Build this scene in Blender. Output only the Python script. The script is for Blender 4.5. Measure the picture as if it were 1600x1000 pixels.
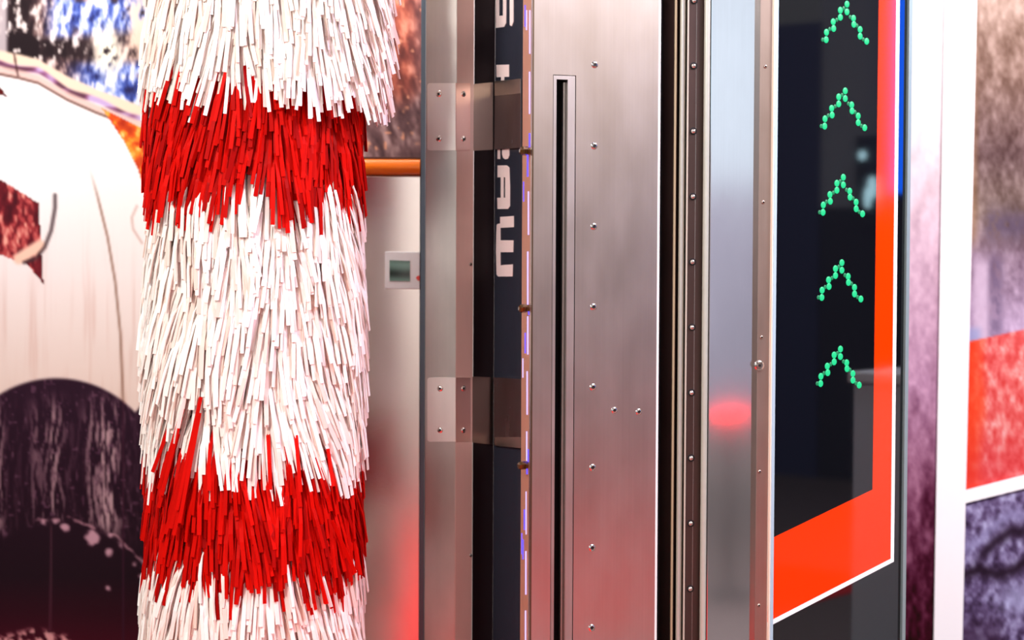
import bpy, bmesh, math, random
import numpy as np
from mathutils import Vector, Matrix, Euler

random.seed(7)
S = bpy.context.scene
COL = S.collection
for o in list(bpy.data.objects):
    bpy.data.objects.remove(o)

# ------------------------------------------------------------------ camera
F = 3111.0                       # focal length in pixels of the 1600 px wide frame (70 mm on 36 mm)
CAM = Vector((0, 0, 1.8))
ROT = Euler((math.radians(88.0), 0, 0)).to_matrix() @ Matrix.Rotation(math.radians(0.26), 3, 'Z')
cd = bpy.data.cameras.new('camera')
cam = bpy.data.objects.new('camera', cd)
COL.objects.link(cam)
cd.lens = 70.0
cd.sensor_width = 36.0
cam.matrix_world = Matrix.Translation(CAM) @ ROT.to_4x4()
cd.dof.use_dof = True
cd.dof.focus_distance = 6.42
cd.dof.aperture_fstop = 1.9
cd.clip_end = 200
S.camera = cam

# ------------------------------------------------------------------ world, lamps, exposure
S.view_settings.view_transform = 'Standard'
S.view_settings.look = 'None'
S.view_settings.exposure = 0.0
S.view_settings.gamma = 1.0
S.view_settings.use_curve_mapping = False
W = bpy.data.worlds.new('hall_air')
S.world = W
W.use_nodes = True
W.node_tree.nodes['Background'].inputs[0].default_value = (0.95, 0.93, 0.92, 1)
W.node_tree.nodes['Background'].inputs[1].default_value = 0.32


def lamp(name, loc, aim, sx, sy, power, color=(1, 1, 1)):
    d = bpy.data.lights.new(name, 'AREA')
    d.shape = 'RECTANGLE'
    d.size = sx
    d.size_y = sy
    d.energy = power
    d.color = color
    o = bpy.data.objects.new(name, d)
    COL.objects.link(o)
    o.location = loc
    o.rotation_euler = (Vector(aim) - Vector(loc)).to_track_quat('-Z', 'Y').to_euler()
    return o


lamp('hall_or_fill_lamp', (-2.6, 2.2, 4.3), (-0.7, 6.4, 1.4), 1.0, 0.6, 192, (1, 0.965, 0.93))
lamp('hall_or_fill_lamp', (2.4, 4.6, 4.9), (-0.5, 6.6, 1.7), 0.8, 0.6, 130, (0.66, 0.58, 1.0))
lamp('hall_or_fill_lamp', (-1.8, 6.6, 4.0), (-1.6, 8.3, 1.6), 2.2, 0.4, 46, (1, 0.97, 0.95))
lamp('hall_or_fill_lamp', (2.9, 5.6, 4.1), (2.2, 8.5, 1.0), 1.6, 0.4, 165, (1, 0.95, 0.93))
lamp('hall_or_fill_lamp', (-3.0, 3.5, 5.0), (-2.5, 4.5, 0.0), 2.0, 2.0, 120, (1, 0.96, 0.92))
lamp('hall_or_fill_lamp', (-0.15, 6.9, 4.4), (-0.45, 7.7, 2.0), 0.4, 0.2, 55, (1, 0.96, 0.92))  # added fill behind the brush, brightens cabinet and orange rail
lamp('hall_or_fill_lamp', (4.0, 3.5, 5.0), (4.0, 4.0, 0.0), 2.0, 2.0, 120, (1, 0.96, 0.92))
lamp('hall_or_fill_lamp', (-1.0, -4.5, 5.0), (-1.0, -8.0, 1.2), 3.0, 1.0, 520, (1, 0.97, 0.95))  # added to brighten the wall that the cabinet mirrors
lamp('hall_or_fill_lamp', (6.6, 6.0, 4.8), (9.0, 6.0, 1.5), 1.5, 0.5, 75, (1, 0.9, 0.86))  # added to brighten the wall mirrored by the post's side
lamp('hall_or_fill_lamp', (-4.6, -4.8, 5.0), (-4.4, -8.0, 1.4), 2.0, 0.6, 190, (1, 0.98, 0.95))  # added to brighten the grey wall mirrored by the post
lamp('hall_or_fill_lamp', (6.0, -1.0, 5.0), (9.0, -1.0, 1.2), 3.0, 1.0, 70, (1, 0.95, 0.92))  # added to brighten the right wall mirrored by the column


# ------------------------------------------------------------------ helpers
def ray(u, v):
    return (ROT @ Vector(((u - 800) / F, (500 - v) / F, -1.0))).normalized()


def at_depth(u, v, Y):
    d = ray(u, v)
    return CAM + d * (Y / d.y)


def plan(u, Y, v=500):
    p = at_depth(u, v, Y)
    return Vector((p.x, p.y, 0))


def z_at(u, v, Y):
    return at_depth(u, v, Y).z


class Face:
    """an upright plane through two plan points, its normal towards the camera"""
    def __init__(s, u0, Y0, u1, Y1):
        s.a = plan(u0, Y0)
        s.b = plan(u1, Y1)
        t = (s.b - s.a).normalized()
        s.t = t
        s.n = Vector((t.y, -t.x, 0))
        if s.n.y > 0:
            s.n = -s.n

    def pt(s, u, v, off=0.0):
        d = ray(u, v)
        k = (s.a - CAM).dot(s.n) / d.dot(s.n)
        return CAM + d * k + s.n * off

    def on(s, u):                # plan point of the column u (row 500)
        p = s.pt(u, 500)
        return Vector((p.x, p.y, 0))


def new_mesh(name, verts, faces, mat, smooth=False):
    me = bpy.data.meshes.new(name)
    me.from_pydata([tuple(v) for v in verts], [], faces)
    me.update()
    if mat:
        me.materials.append(mat)
    if smooth:
        me.polygons.foreach_set('use_smooth', [True] * len(me.polygons))
    return me


class MB:
    def __init__(s):
        s.v = []
        s.f = []

    def add(s, verts, faces):
        k = len(s.v)
        s.v += [Vector(p) for p in verts]
        s.f += [tuple(i + k for i in f) for f in faces]

    def prism(s, front, back):
        n = len(front)
        fs = [tuple(range(n)), tuple(range(2 * n - 1, n - 1, -1))]
        for i in range(n):
            j = (i + 1) % n
            fs.append((i, i + n, j + n, j))
        s.add(list(front) + list(back), fs)

    def plan_prism(s, pts, z0, z1):
        s.prism([Vector((p[0], p[1], z1)) for p in pts], [Vector((p[0], p[1], z0)) for p in pts])

    def slab(s, a, b, z0, z1, n, thk, off=0.0):
        a, b = Vector(a), Vector(b)
        s.plan_prism([a + n * off, b + n * off, b + n * (off - thk), a + n * (off - thk)], z0, z1)

    def fpoly(s, face, uv, off, thk):
        s.prism([face.pt(u, v, off) for u, v in uv], [face.pt(u, v, off - thk) for u, v in uv])

    def lathe(s, c, axis, prof, n=14, cap=True):
        axis = Vector(axis).normalized()
        x = axis.orthogonal().normalized()
        y = axis.cross(x)
        vs = []
        for (h, r) in prof:
            for i in range(n):
                a = 2 * math.pi * i / n
                vs.append(Vector(c) + axis * h + (x * math.cos(a) + y * math.sin(a)) * r)
        fs = []
        for k in range(len(prof) - 1):
            for i in range(n):
                j = (i + 1) % n
                fs.append((k * n + i, k * n + j, (k + 1) * n + j, (k + 1) * n + i))
        if cap:
            fs.append(tuple(range(n))[::-1])
            m = (len(prof) - 1) * n
            fs.append(tuple(m + i for i in range(n)))
        s.add(vs, fs)

    def build(s, name, mat, parent=None, smooth=False, bevel=0.0, **props):
        me = new_mesh(name, s.v, s.f, mat, smooth)
        bm = bmesh.new()
        bm.from_mesh(me)
        bmesh.ops.recalc_face_normals(bm, faces=bm.faces)
        if bevel:
            bmesh.ops.bevel(bm, geom=bm.edges[:], offset=bevel, segments=2, affect='EDGES', profile=0.6)
        bm.to_mesh(me)
        bm.free()
        if smooth:
            me.set_sharp_from_angle(angle=math.radians(38))
        o = bpy.data.objects.new(name, me)
        COL.objects.link(o)
        if parent:
            o.parent = parent
            o.matrix_parent_inverse = Matrix.Translation(-parent_loc(parent))
        for k, w in props.items():
            o[k] = w
        return o


def parent_loc(p):
    # parts sit at the world origin under their thing, so only a thing's own place is undone
    return Vector((0, 0, 0)) if p.parent else p.location.copy()


def thing(name, label, cat, loc, group=None):
    o = bpy.data.objects.new(name, None)
    COL.objects.link(o)
    o.location = loc
    o.empty_display_size = 0.1
    o['label'] = label
    o['category'] = cat
    if group:
        o['group'] = group
    return o


def L(c):                        # sRGB 0..255 -> linear
    r = []
    for x in c[:3]:
        x = x / 255.0
        r.append(x / 12.92 if x <= 0.04045 else ((x + 0.055) / 1.055) ** 2.4)
    return (r[0], r[1], r[2], 1.0)


def nodes_of(name):
    m = bpy.data.materials.new(name)
    m.use_nodes = True
    nt = m.node_tree
    return m, nt, nt.nodes['Principled BSDF']


def plain(name, c, rough=0.5, metal=0.0, coat=0.0, spec=0.5, noise=0.06, bump=0.0, scale=(8, 8, 8)):
    m, nt, b = nodes_of(name)
    tc = nt.nodes.new('ShaderNodeTexCoord')
    mp = nt.nodes.new('ShaderNodeMapping')
    mp.inputs['Scale'].default_value = scale
    nz = nt.nodes.new('ShaderNodeTexNoise')
    nz.inputs['Scale'].default_value = 5
    nz.inputs['Detail'].default_value = 4
    nt.links.new(tc.outputs['Object'], mp.inputs[0])
    nt.links.new(mp.outputs[0], nz.inputs['Vector'])
    mr = nt.nodes.new('ShaderNodeMapRange')
    mr.inputs['To Min'].default_value = 1 - noise
    mr.inputs['To Max'].default_value = 1 + noise
    nt.links.new(nz.outputs[0], mr.inputs[0])
    mx = nt.nodes.new('ShaderNodeVectorMath')
    mx.operation = 'SCALE'
    col = L(c)
    mx.inputs[0].default_value = col[:3]
    nt.links.new(mr.outputs[0], mx.inputs['Scale'])
    nt.links.new(mx.outputs[0], b.inputs['Base Color'])
    b.inputs['Roughness'].default_value = rough
    b.inputs['Metallic'].default_value = metal
    b.inputs['Coat Weight'].default_value = coat
    b.inputs['Coat Roughness'].default_value = 0.03
    b.inputs['Specular IOR Level'].default_value = spec
    if bump:
        bp = nt.nodes.new('ShaderNodeBump')
        bp.inputs['Strength'].default_value = bump
        nt.links.new(nz.outputs[0], bp.inputs['Height'])
        nt.links.new(bp.outputs[0], b.inputs['Normal'])
    return m


def steel(name, c, rough=0.3, streak=0.05, smudge=0.08):
    """brushed stainless steel, its grain running upright"""
    m, nt, b = nodes_of(name)
    tc = nt.nodes.new('ShaderNodeTexCoord')
    mp = nt.nodes.new('ShaderNodeMapping')
    mp.inputs['Scale'].default_value = (160, 160, 1.3)
    nz = nt.nodes.new('ShaderNodeTexNoise')
    nz.inputs['Scale'].default_value = 1.0
    nz.inputs['Detail'].default_value = 3
    mp2 = nt.nodes.new('ShaderNodeMapping')
    mp2.inputs['Scale'].default_value = (9, 9, 3.5)
    n2 = nt.nodes.new('ShaderNodeTexNoise')
    n2.inputs['Scale'].default_value = 1.0
    n2.inputs['Detail'].default_value = 5
    n2.inputs['Roughness'].default_value = 0.6
    for a, q in ((mp, nz), (mp2, n2)):
        nt.links.new(tc.outputs['Object'], a.inputs[0])
        nt.links.new(a.outputs[0], q.inputs['Vector'])
    r1 = nt.nodes.new('ShaderNodeMapRange')
    r1.inputs['To Min'].default_value = 1 - streak
    r1.inputs['To Max'].default_value = 1 + streak
    nt.links.new(nz.outputs[0], r1.inputs[0])
    r2 = nt.nodes.new('ShaderNodeMapRange')
    r2.inputs['From Min'].default_value = 0.3
    r2.inputs['From Max'].default_value = 0.7
    r2.inputs['To Min'].default_value = 1 - smudge
    r2.inputs['To Max'].default_value = 1.0
    nt.links.new(n2.outputs[0], r2.inputs[0])
    mu = nt.nodes.new('ShaderNodeMath')
    mu.operation = 'MULTIPLY'
    nt.links.new(r1.outputs[0], mu.inputs[0])
    nt.links.new(r2.outputs[0], mu.inputs[1])
    mx = nt.nodes.new('ShaderNodeVectorMath')
    mx.operation = 'SCALE'
    mx.inputs[0].default_value = L(c)[:3]
    nt.links.new(mu.outputs[0], mx.inputs['Scale'])
    nt.links.new(mx.outputs[0], b.inputs['Base Color'])
    b.inputs['Metallic'].default_value = 1.0
    r3 = nt.nodes.new('ShaderNodeMapRange')
    r3.inputs['To Min'].default_value = rough * 0.85
    r3.inputs['To Max'].default_value = rough * 1.2
    nt.links.new(n2.outputs[0], r3.inputs[0])
    nt.links.new(r3.outputs[0], b.inputs['Roughness'])
    return m


def glow(name, c, strength):
    m, nt, b = nodes_of(name)
    q = L(c)
    b.inputs['Base Color'].default_value = (q[0] * .1, q[1] * .1, q[2] * .1, 1)
    b.inputs['Emission Color'].default_value = L(c)
    b.inputs['Emission Strength'].default_value = strength
    return m


STEEL = steel('brushed_steel', (214, 206, 200), 0.30)
STEEL_SOFT = steel('satin_steel', (205, 198, 192), 0.38, 0.03, 0.12)
STEEL_TAN = steel('tan_steel', (184, 166, 154), 0.36)
STEEL_COPPER_REFL = plain('copper_reflection_steel', (214, 158, 132), 0.32, 0.4, noise=0.1, scale=(20, 20, 2))  # the strip's orange reflection is put into this base colour
STEEL_DARK = steel('dark_steel', (120, 112, 108), 0.42)
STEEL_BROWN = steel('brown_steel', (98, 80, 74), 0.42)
CHROME = plain('polished_bolt', (225, 215, 208), 0.16, 1.0, noise=0.02)
BLACK = plain('black_void', (9, 9, 10), 0.5)
SLATE = plain('slate_channel', (30, 32, 35), 0.35, noise=0.1)
NAVY = plain('navy_gloss_panel', (44, 47, 58), 0.22, noise=0.06, spec=0.6)
LETTER = plain('pinkish_white_vinyl', (236, 218, 214), 0.5, noise=0.02)
WHITE_BRISTLE = None


# ------------------------------------------------------------------ the hall
def structure(name, mat, verts, faces):
    m = MB()
    m.add(verts, faces)
    o = m.build(name, mat)
    o['kind'] = 'structure'
    return o


def box_pts(x0, x1, y0, y1, z0, z1):
    v = [(x, y, z) for z in (z0, z1) for y in (y0, y1) for x in (x0, x1)]
    f = [(0, 2, 3, 1), (4, 5, 7, 6), (0, 1, 5, 4), (2, 6, 7, 3), (0, 4, 6, 2), (1, 3, 7, 5)]
    return v, f


M_FLOOR = plain('pinkish_grey_floor', (112, 98, 92), 0.7, noise=0.08, scale=(4, 4, 4))
M_RED = plain('red_carpet', (226, 24, 18), 0.9, noise=0.15, bump=0.3, scale=(40, 40, 40))
M_WALL = plain('pale_hall_wall', (206, 196, 190), 0.8, noise=0.03)
M_WALLG = plain('mauve_grey_partition', (168, 152, 150), 0.8, noise=0.03)
M_SLATE = plain('slate_partition', (92, 98, 112), 0.8, noise=0.05)
structure('floor', M_FLOOR, *box_pts(-9, 9, -8, 9.2, -0.1, 0.0))
structure('floor_carpet_left', M_RED, *box_pts(-1.2, 0.5, 2.2, 7.4, 0.0, 0.006))
structure('floor_carpet_right', M_RED, *box_pts(1.5, 5.0, 2.9, 4.9, 0.0, 0.006))
structure('wall_back', M_WALL, *box_pts(-9, 9, 9.0, 9.2, 0.0, 4.8))
structure('wall_left', M_WALLG, *box_pts(-9.2, -9, -8, 9.2, 0.0, 3.2))
structure('wall_front_grey', M_WALLG, *box_pts(-9, -2.6, -8.2, -8, 0.0, 3.1))
structure('wall_front', M_WALL, *box_pts(-2.6, 0.2, -8.2, -8, 0.0, 3.6))
structure('wall_front_lavender', plain('lavender_partition', (176, 176, 196), 0.8, noise=0.03), *box_pts(0.2, 9, -8.2, -8, 0.0, 2.5))
structure('wall_right', plain('dusky_partition', (146, 130, 132), 0.8, noise=0.03), *box_pts(9, 9.2, -8, 1.4, 0.0, 3.2))
structure('wall_right_navy', plain('navy_partition', (52, 62, 104), 0.8, noise=0.05), *box_pts(8.98, 9.2, 1.2, 2.0, 0.0, 3.62))
structure('wall_right_slate', plain('pale_slate', (160, 166, 178), 0.8), *box_pts(9, 9.2, 2.0, 4.2, 2.15, 5.0))
structure('wall_right_dark', plain('charcoal_partition', (40, 42, 50), 0.8), *box_pts(9, 9.2, 2.0, 4.2, 0.0, 2.15))
structure('wall_right_mauve', M_WALLG, *box_pts(9, 9.2, 4.2, 9.2, 0.0, 3.6))
# unseen glowing panels, added for the steel faces to mirror
structure('glow_panel_1', glow('warm_panel_glow', (255, 222, 194), 1.3), *box_pts(9, 9.2, -8, 1.4, 3.2, 5.6))
structure('glow_panel_2', glow('cool_panel_glow', (226, 238, 250), 1.0), *box_pts(-2.6, 0.2, -8.2, -8, 3.6, 5.6))
structure('glow_panel_5', glow('cool_panel_glow_far', (214, 234, 246), 1.4), *box_pts(-9, -2.6, -8.2, -8, 3.1, 5.6))
structure('glow_panel_4', glow('cool_panel_glow_right', (226, 238, 250), 1.2), *box_pts(0.2, 9, -8.2, -8, 2.5, 5.6))
structure('glow_panel_3', glow('cool_panel_glow_left', (226, 238, 250), 0.9), *box_pts(-9.2, -9, -8, 9.2, 3.2, 5.6))


lb = thing('red_streak_bar', 'added red glowing bar on a slim stand, source of the red streak', 'lamp', (1.28, 3.0, 0))
m = MB()
m.lathe((1.03, 3.0, 0.95), (1, 0, 0.07), [(0, 0.012), (0.20, 0.012)], 12)
m.build('tube', glow('red_streak_glow', (255, 24, 12), 15.0), lb, smooth=True)  # unseen glow, added to cast a red streak on the flat face
m = MB()
m.lathe((1.13, 3.0, 0), (0, 0, 1), [(0, 0.14), (0.015, 0.14), (0.03, 0.015), (0.945, 0.015)], 12)
m.build('stand', BLACK, lb)
pod = thing('podium', 'slim light grey podium standing in the aisle opposite the arrow sign', 'podium', (3.2, 5.95, 0))
m = MB()
m.add(*box_pts(3.0, 3.4, 5.71, 6.2, 0.0, 1.22))
m.build('body', plain('grey_laminate', (224, 230, 240), 0.6), pod, bevel=0.01)
m = MB()
m.add(*box_pts(2.98, 3.42, 5.69, 6.22, 1.22, 1.27))
m.build('top', plain('pale_laminate', (245, 248, 252), 0.5), pod, bevel=0.01)
scn = thing('blue_reflection_panel', 'tall blue glowing panel added for the blue reflection in the sign', 'screen', (8.8, 2.95, 0))
m = MB()
m.add(*box_pts(8.86, 8.94, 2.64, 3.3, 1.0, 4.0))
m.add(*box_pts(8.86, 8.94, 2.8, 3.1, 0.0, 1.0))
m.build('casing', BLACK, scn)
m = MB()
m.add(*box_pts(8.84, 8.859, 2.715, 3.28, 2.25, 3.9))
m.build('display', glow('blue_reflection_glow', (0, 96, 255), 10.0), scn)  # unseen blue glow, added for the sign's right edge to mirror
lr = thing('glint_plate', 'added black plate with three cyan white glowing spots for the sign to mirror', 'lamp', (9.0, 2.48, 2.3))
m = MB()
m.add(*box_pts(8.93, 8.999, 2.36, 2.58, 2.0, 2.7))
m.build('backplate', BLACK, lr)
for (y, z, w, h) in ((2.48, 2.22, 0.018, 0.16), (2.52, 2.30, 0.03, 0.17), (2.43, 2.55, 0.02, 0.07)):
    m = MB()
    m.lathe((8.93, y, z), (-1, 0, 0), [(0, w), (0.05, w), (0.06, w * 0.8)], 10)
    m.v = [Vector((p.x, p.y, z + (p.z - z) * h / (2 * w))) for p in m.v]
    m.build('lens', glow('cyan_white', (190, 236, 250), 8.0), lr)  # glowing spots added as bright blotches in the dark glass


# ------------------------------------------------------------------ printed murals (flat prints: colour only)
def hashn(ix, iy, seed):
    n = (ix.astype(np.int64) * 374761393 + iy.astype(np.int64) * 668265263 + seed * 974634777) & 0x7fffffff
    n = ((n ^ (n >> 13)) * 1274126177) & 0x7fffffff
    n = n ^ (n >> 16)
    return (n & 0xffff) / 65535.0


def vnoise(x, y, seed=0):
    ix, iy = np.floor(x), np.floor(y)
    fx, fy = x - ix, y - iy
    fx = fx * fx * (3 - 2 * fx)
    fy = fy * fy * (3 - 2 * fy)
    a, b = hashn(ix, iy, seed), hashn(ix + 1, iy, seed)
    c, d = hashn(ix, iy + 1, seed), hashn(ix + 1, iy + 1, seed)
    return (a * (1 - fx) + b * fx) * (1 - fy) + (c * (1 - fx) + d * fx) * fy


def fbm(x, y, seed=0, o=3):
    s, a, t = 0, 1.0, 0
    for k in range(o):
        s = s + a * vnoise(x * 2 ** k, y * 2 ** k, seed + k * 17)
        t += a
        a *= 0.55
    return s / t


def sm(x, a, b):
    t = np.clip((x - a) / (b - a), 0, 1)
    return t * t * (3 - 2 * t)


def mixc(img, c, w):
    w = np.clip(w, 0, 1)[..., None]
    return img * (1 - w) + np.array(c[:3], float) * w


def interp(x, xs, ys):
    return np.interp(x, xs, ys)


def grad(v, stops):
    vs = [s[0] for s in stops]
    return np.stack([np.interp(v, vs, [s[1][k] for s in stops]) for k in range(3)], -1)


def in_poly(u, v, P):
    r = np.zeros(u.shape, bool)
    n = len(P)
    for i in range(n):
        x0, y0 = P[i]
        x1, y1 = P[(i + 1) % n]
        if y0 == y1:
            continue
        c = ((y0 > v) != (y1 > v)) & (u < (x1 - x0) * (v - y0) / (y1 - y0) + x0)
        r ^= c
    return r.astype(float)


def seg_dist(u, v, P):
    d = np.full(u.shape, 1e9)
    for (x0, y0), (x1, y1) in zip(P[:-1], P[1:]):
        dx, dy = x1 - x0, y1 - y0
        t = np.clip(((u - x0) * dx + (v - y0) * dy) / (dx * dx + dy * dy), 0, 1)
        d = np.minimum(d, np.hypot(u - x0 - t * dx, v - y0 - t * dy))
    return d


def paint_left(u, v):
    body = grad(v, [(-80, (255, 250, 245)), (250, (255, 250, 246)), (430, (252, 236, 232)), (620, (240, 212, 200)), (1100, (215, 170, 165))])
    img = body
    st = fbm(u / 7, v / 160, 3)
    img = img - (sm(st, 0.5, 0.85) * sm(v, 300, 520) * 22)[..., None] * np.array([0.5, 1, 1.1])
    # window full of suds: streaks of blue, tan and dark
    edge = interp(u, [-300, 0, 30, 60, 105, 150, 230, 400], [70, 82, 88, 96, 122, 142, 172, 240])
    win = sm(edge - v, -3, 3)
    n1 = fbm((u + 0.15 * v) / 7, v / 20, 11)
    n2 = fbm(u / 20, v / 24, 21)
    w = grad(n1, [(0.2, (40, 26, 34)), (0.42, (84, 60, 62)), (0.55, (170, 136, 128)), (0.66, (232, 214, 205)), (1, (255, 250, 250))])
    blue = grad(n1, [(0.15, (34, 32, 80)), (0.38, (70, 92, 180)), (0.52, (160, 178, 236)), (0.64, (240, 238, 255)), (1, (255, 255, 255))])
    bw = sm(u, 60, 95) * sm(60 - v - 0.1 * (u - 100), -10, 12) + sm(u, 90, 150) * sm(v, 88, 108)
    bw = np.clip(bw * sm(n2, 0.15, 0.45), 0, 1)
    w = w * (1 - bw[..., None]) + blue * bw[..., None]
    dk = sm(30 - np.abs(u - 25 - 0.02 * v), -8, 14) * 0.9 + sm(16 - np.abs(v - 72 - 0.04 * u), -8, 8) * sm(150 - u, -10, 20) * 0.9
    dk = dk * sm(0.68 - n1, -0.05, 0.1)
    w = w * (1 - np.clip(dk, 0, 1)[..., None]) + np.array([30, 16, 20]) * np.clip(dk, 0, 1)[..., None]
    yl = np.exp(-((u - 168) / 20) ** 2 - ((v - 82) / 34) ** 2)
    w = mixc(w, (255, 250, 225), yl * 1.3 * sm(n1, 0.2, 0.4))
    tn = sm(u, 185, 215) * sm(100 - v, -6, 20)
    w = mixc(w, (226, 196, 168), tn * 0.8 * sm(n1, 0.3, 0.6))
    w = mixc(w, (60, 44, 40), tn * sm(0.42 - n1, 0, 0.1))
    w = mixc(w, (250, 236, 236), sm(10 - np.abs(u - 2), -3, 5) * 0.7)
    img = img * (1 - win[..., None]) + w * win[..., None]
    # the trims along the window's lower edge
    d = v - edge
    tr = sm(9 - np.abs(d - 6), -3, 3)
    img = mixc(img, (244, 218, 190), tr)
    tr2 = sm(5 - np.abs(d - 17 - 3 * np.sin(u / 14)), -3, 3)
    ncol = vnoise(u / 16, v / 9, 31)
    c2 = grad(ncol, [(0.2, (96, 52, 70)), (0.5, (150, 90, 130)), (0.8, (200, 170, 214))])
    img = img * (1 - tr2[..., None]) + c2 * tr2[..., None]
    tr3 = sm(6 - np.abs(d - 27), -3, 3)
    img = mixc(img, (228, 190, 176), tr3 * 0.85)
    img = mixc(img, (104, 62, 52), sm(2.4 - np.abs(d - 34), -1.5, 1.5) * 0.8)
    img = mixc(img, (70, 34, 34), sm(2 - seg_dist(u, v, [(22, 84), (28, 118)]), -1, 1.5) * 0.8)
    # orange lamp
    og = in_poly(u, v, [(158, 168), (232, 205), (300, 235), (300, 420), (240, 330), (214, 262), (190, 215)])
    on = fbm(u / 12, v / 16, 41)
    oc = grad(on, [(0.2, (176, 44, 14)), (0.5, (230, 84, 26)), (0.62, (250, 150, 40)), (0.75, (255, 222, 140))])
    img = img * (1 - og[..., None]) + oc * og[..., None]
    # tail lamp
    P = [(-300, 180), (0, 280), (61, 318), (64, 384), (68, 444), (38, 408), (22, 406), (0, 398), (-300, 380)]
    tl = in_poly(u, v, P)
    tn_ = fbm(u / 8, v / 18, 51)
    tc_ = grad(tn_, [(0.2, (70, 10, 22)), (0.5, (112, 22, 32)), (0.62, (190, 70, 70)), (0.8, (250, 170, 150))])
    img = img * (1 - tl[..., None]) + tc_ * tl[..., None]
    img = mixc(img, (255, 205, 180), sm(9 - seg_dist(u, v, [(30, 404), (46, 394), (62, 384)]), -4, 4))
    img = mixc(img, (60, 40, 44), sm(3.2 - seg_dist(u, v, [(38, 410), (56, 404), (70, 386), (80, 360), (86, 325), (86, 305)]), -2, 2) * 0.75)
    img = mixc(img, (90, 14, 14), in_poly(u, v, [(0, 135), (12, 152), (0, 148), (-40, 146), (-40, 120)]))
    # seams
    sl = seg_dist(u, v, [(138, 255), (152, 305), (168, 370), (180, 440), (188, 520), (193, 640)])
    img = mixc(img, (150, 110, 92), sm(2.2 - sl, -1.4, 1.6) * sm(v, 252, 330) * 0.8)
    img = mixc(img, (214, 178, 168), sm(2.0 - seg_dist(u, v, [(214, 322), (206, 340), (208, 358), (222, 380)]), -1.5, 1.5) * 0.8)
    # wheel arch with running suds
    cx, cy, R = 88, 760, 169
    rr = np.hypot(u - cx, (v - cy))
    arch = np.maximum(sm(R - rr, -3, 3), sm(v, cy, cy + 4) * sm(u, -82, -78) * sm(R - (u - cx) , -3, 3))
    arch = np.maximum(arch, sm(v - 655 - 1.2 * (200 - u), 0, 5) * sm(u, 150, 160))
    arch = np.maximum(arch, sm(v, 655, 665) * sm(-(u), -10, 10))
    dark = grad(v, [(590, (42, 14, 34)), (750, (34, 6, 24)), (900, (30, 6, 18)), (960, (48, 3, 18)), (1060, (90, 2, 26))])
    n3 = fbm((u + 3 * np.sin(v / 28) + 2.5 * vnoise(u / 9, v / 22, 66)) / 4.2, v / 34, 61, 4)
    n4 = 0.12 + np.exp(-((u - 168) / 20) ** 2) + 0.75 * np.exp(-((u - 84) / 16) ** 2) + 0.6 * np.exp(-((u + 2) / 9) ** 2) + 0.4 * np.exp(-((u - 140) / 10) ** 2) + 0.35 * np.exp(-((u - 55) / 9) ** 2)
    sud = sm(n3, 0.42, 0.68) * np.clip(n4, 0, 1) * 0.85
    inner = 150 - np.hypot(u - 92, v - 968)
    sud = sud * sm(v, 600, 660) * sm(-inner, -4, 10) * sm(835 - v + 0.2 * np.abs(u - 90), -10, 40)
    sudc = np.array([236, 190, 192])
    a_img = dark * (1 - (sud * 0.85)[..., None]) + sudc * (sud * 0.85)[..., None]
    sp = vnoise(u / 5, v / 6, 81)
    a_img = mixc(a_img, (150, 100, 125), sm(sp, 0.8, 0.95) * 0.4 * sm(-inner, -2, 4))
    rim = sm(2.6 - np.abs(inner + 2 + 9 * vnoise(u / 12, v / 12, 91)), -2, 3) * sm(vnoise(u / 11, v / 11, 95), 0.4, 0.62) * sm(u, 48, 66) * 0.8 * sm(v - 700, 0, 20)
    a_img = mixc(a_img, (224, 160, 172), rim * 0.85)
    for (bx, by, br) in ((101, 824, 9), (145, 840, 15), (170, 862, 9), (172, 836, 6), (188, 852, 6), (169, 919, 6), (210, 882, 7), (222, 902, 6), (86, 815, 7), (68, 816, 6)):
        a_img = mixc(a_img, (226, 168, 182), sm(br - np.hypot(u - bx, (v - by) * 1.1) - 5 * vnoise(u / 6, v / 6, 301), -3, 4) * 0.85)
    a_img = mixc(a_img, (112, 66, 78), sm(1.6 - np.abs(u - 80 + (v - 830) * 0.01), -1, 1.2) * sm(v, 815, 825) * 0.45)
    n5 = fbm((u - v) / 8, (u + v) / 14, 99)
    a_img = mixc(a_img, (224, 150, 150), sm(v - 975 - 0.25 * np.abs(u - 55), 0, 12) * sm(n5, 0.42, 0.6) * sm(120 - u, 0, 20))
    a_img = mixc(a_img, (60, 20, 40), sm(1.5 - np.abs(u - 193), -1, 1.2) * 0.8)
    img = img * (1 - arch[..., None]) + a_img * arch[..., None]
    # copper suds behind the orange rail, right of the brush
    rt = sm(u, 440, 470)
    n6 = fbm((u - 0.2 * v) / 10, v / 22, 111)
    rc = grad(n6, [(0.2, (96, 50, 44)), (0.45, (140, 70, 58)), (0.62, (186, 98, 76)), (0.8, (240, 150, 120))])
    g2 = grad(n6, [(0.2, (84, 58, 60)), (0.5, (120, 86, 86)), (0.8, (190, 150, 146))])
    k = np.clip(sm(v, 130, 190) + sm(u, 630, 665) * 0.7, 0, 1)[..., None]
    rc = rc * (1 - k) + g2 * k
    spx = vnoise(u / 7, v / 8, 121)
    rc = mixc(rc, (255, 170, 130), sm(spx, 0.82, 0.95) * 0.9)
    img = img * (1 - rt[..., None]) + rc * rt[..., None]
    return img


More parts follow.
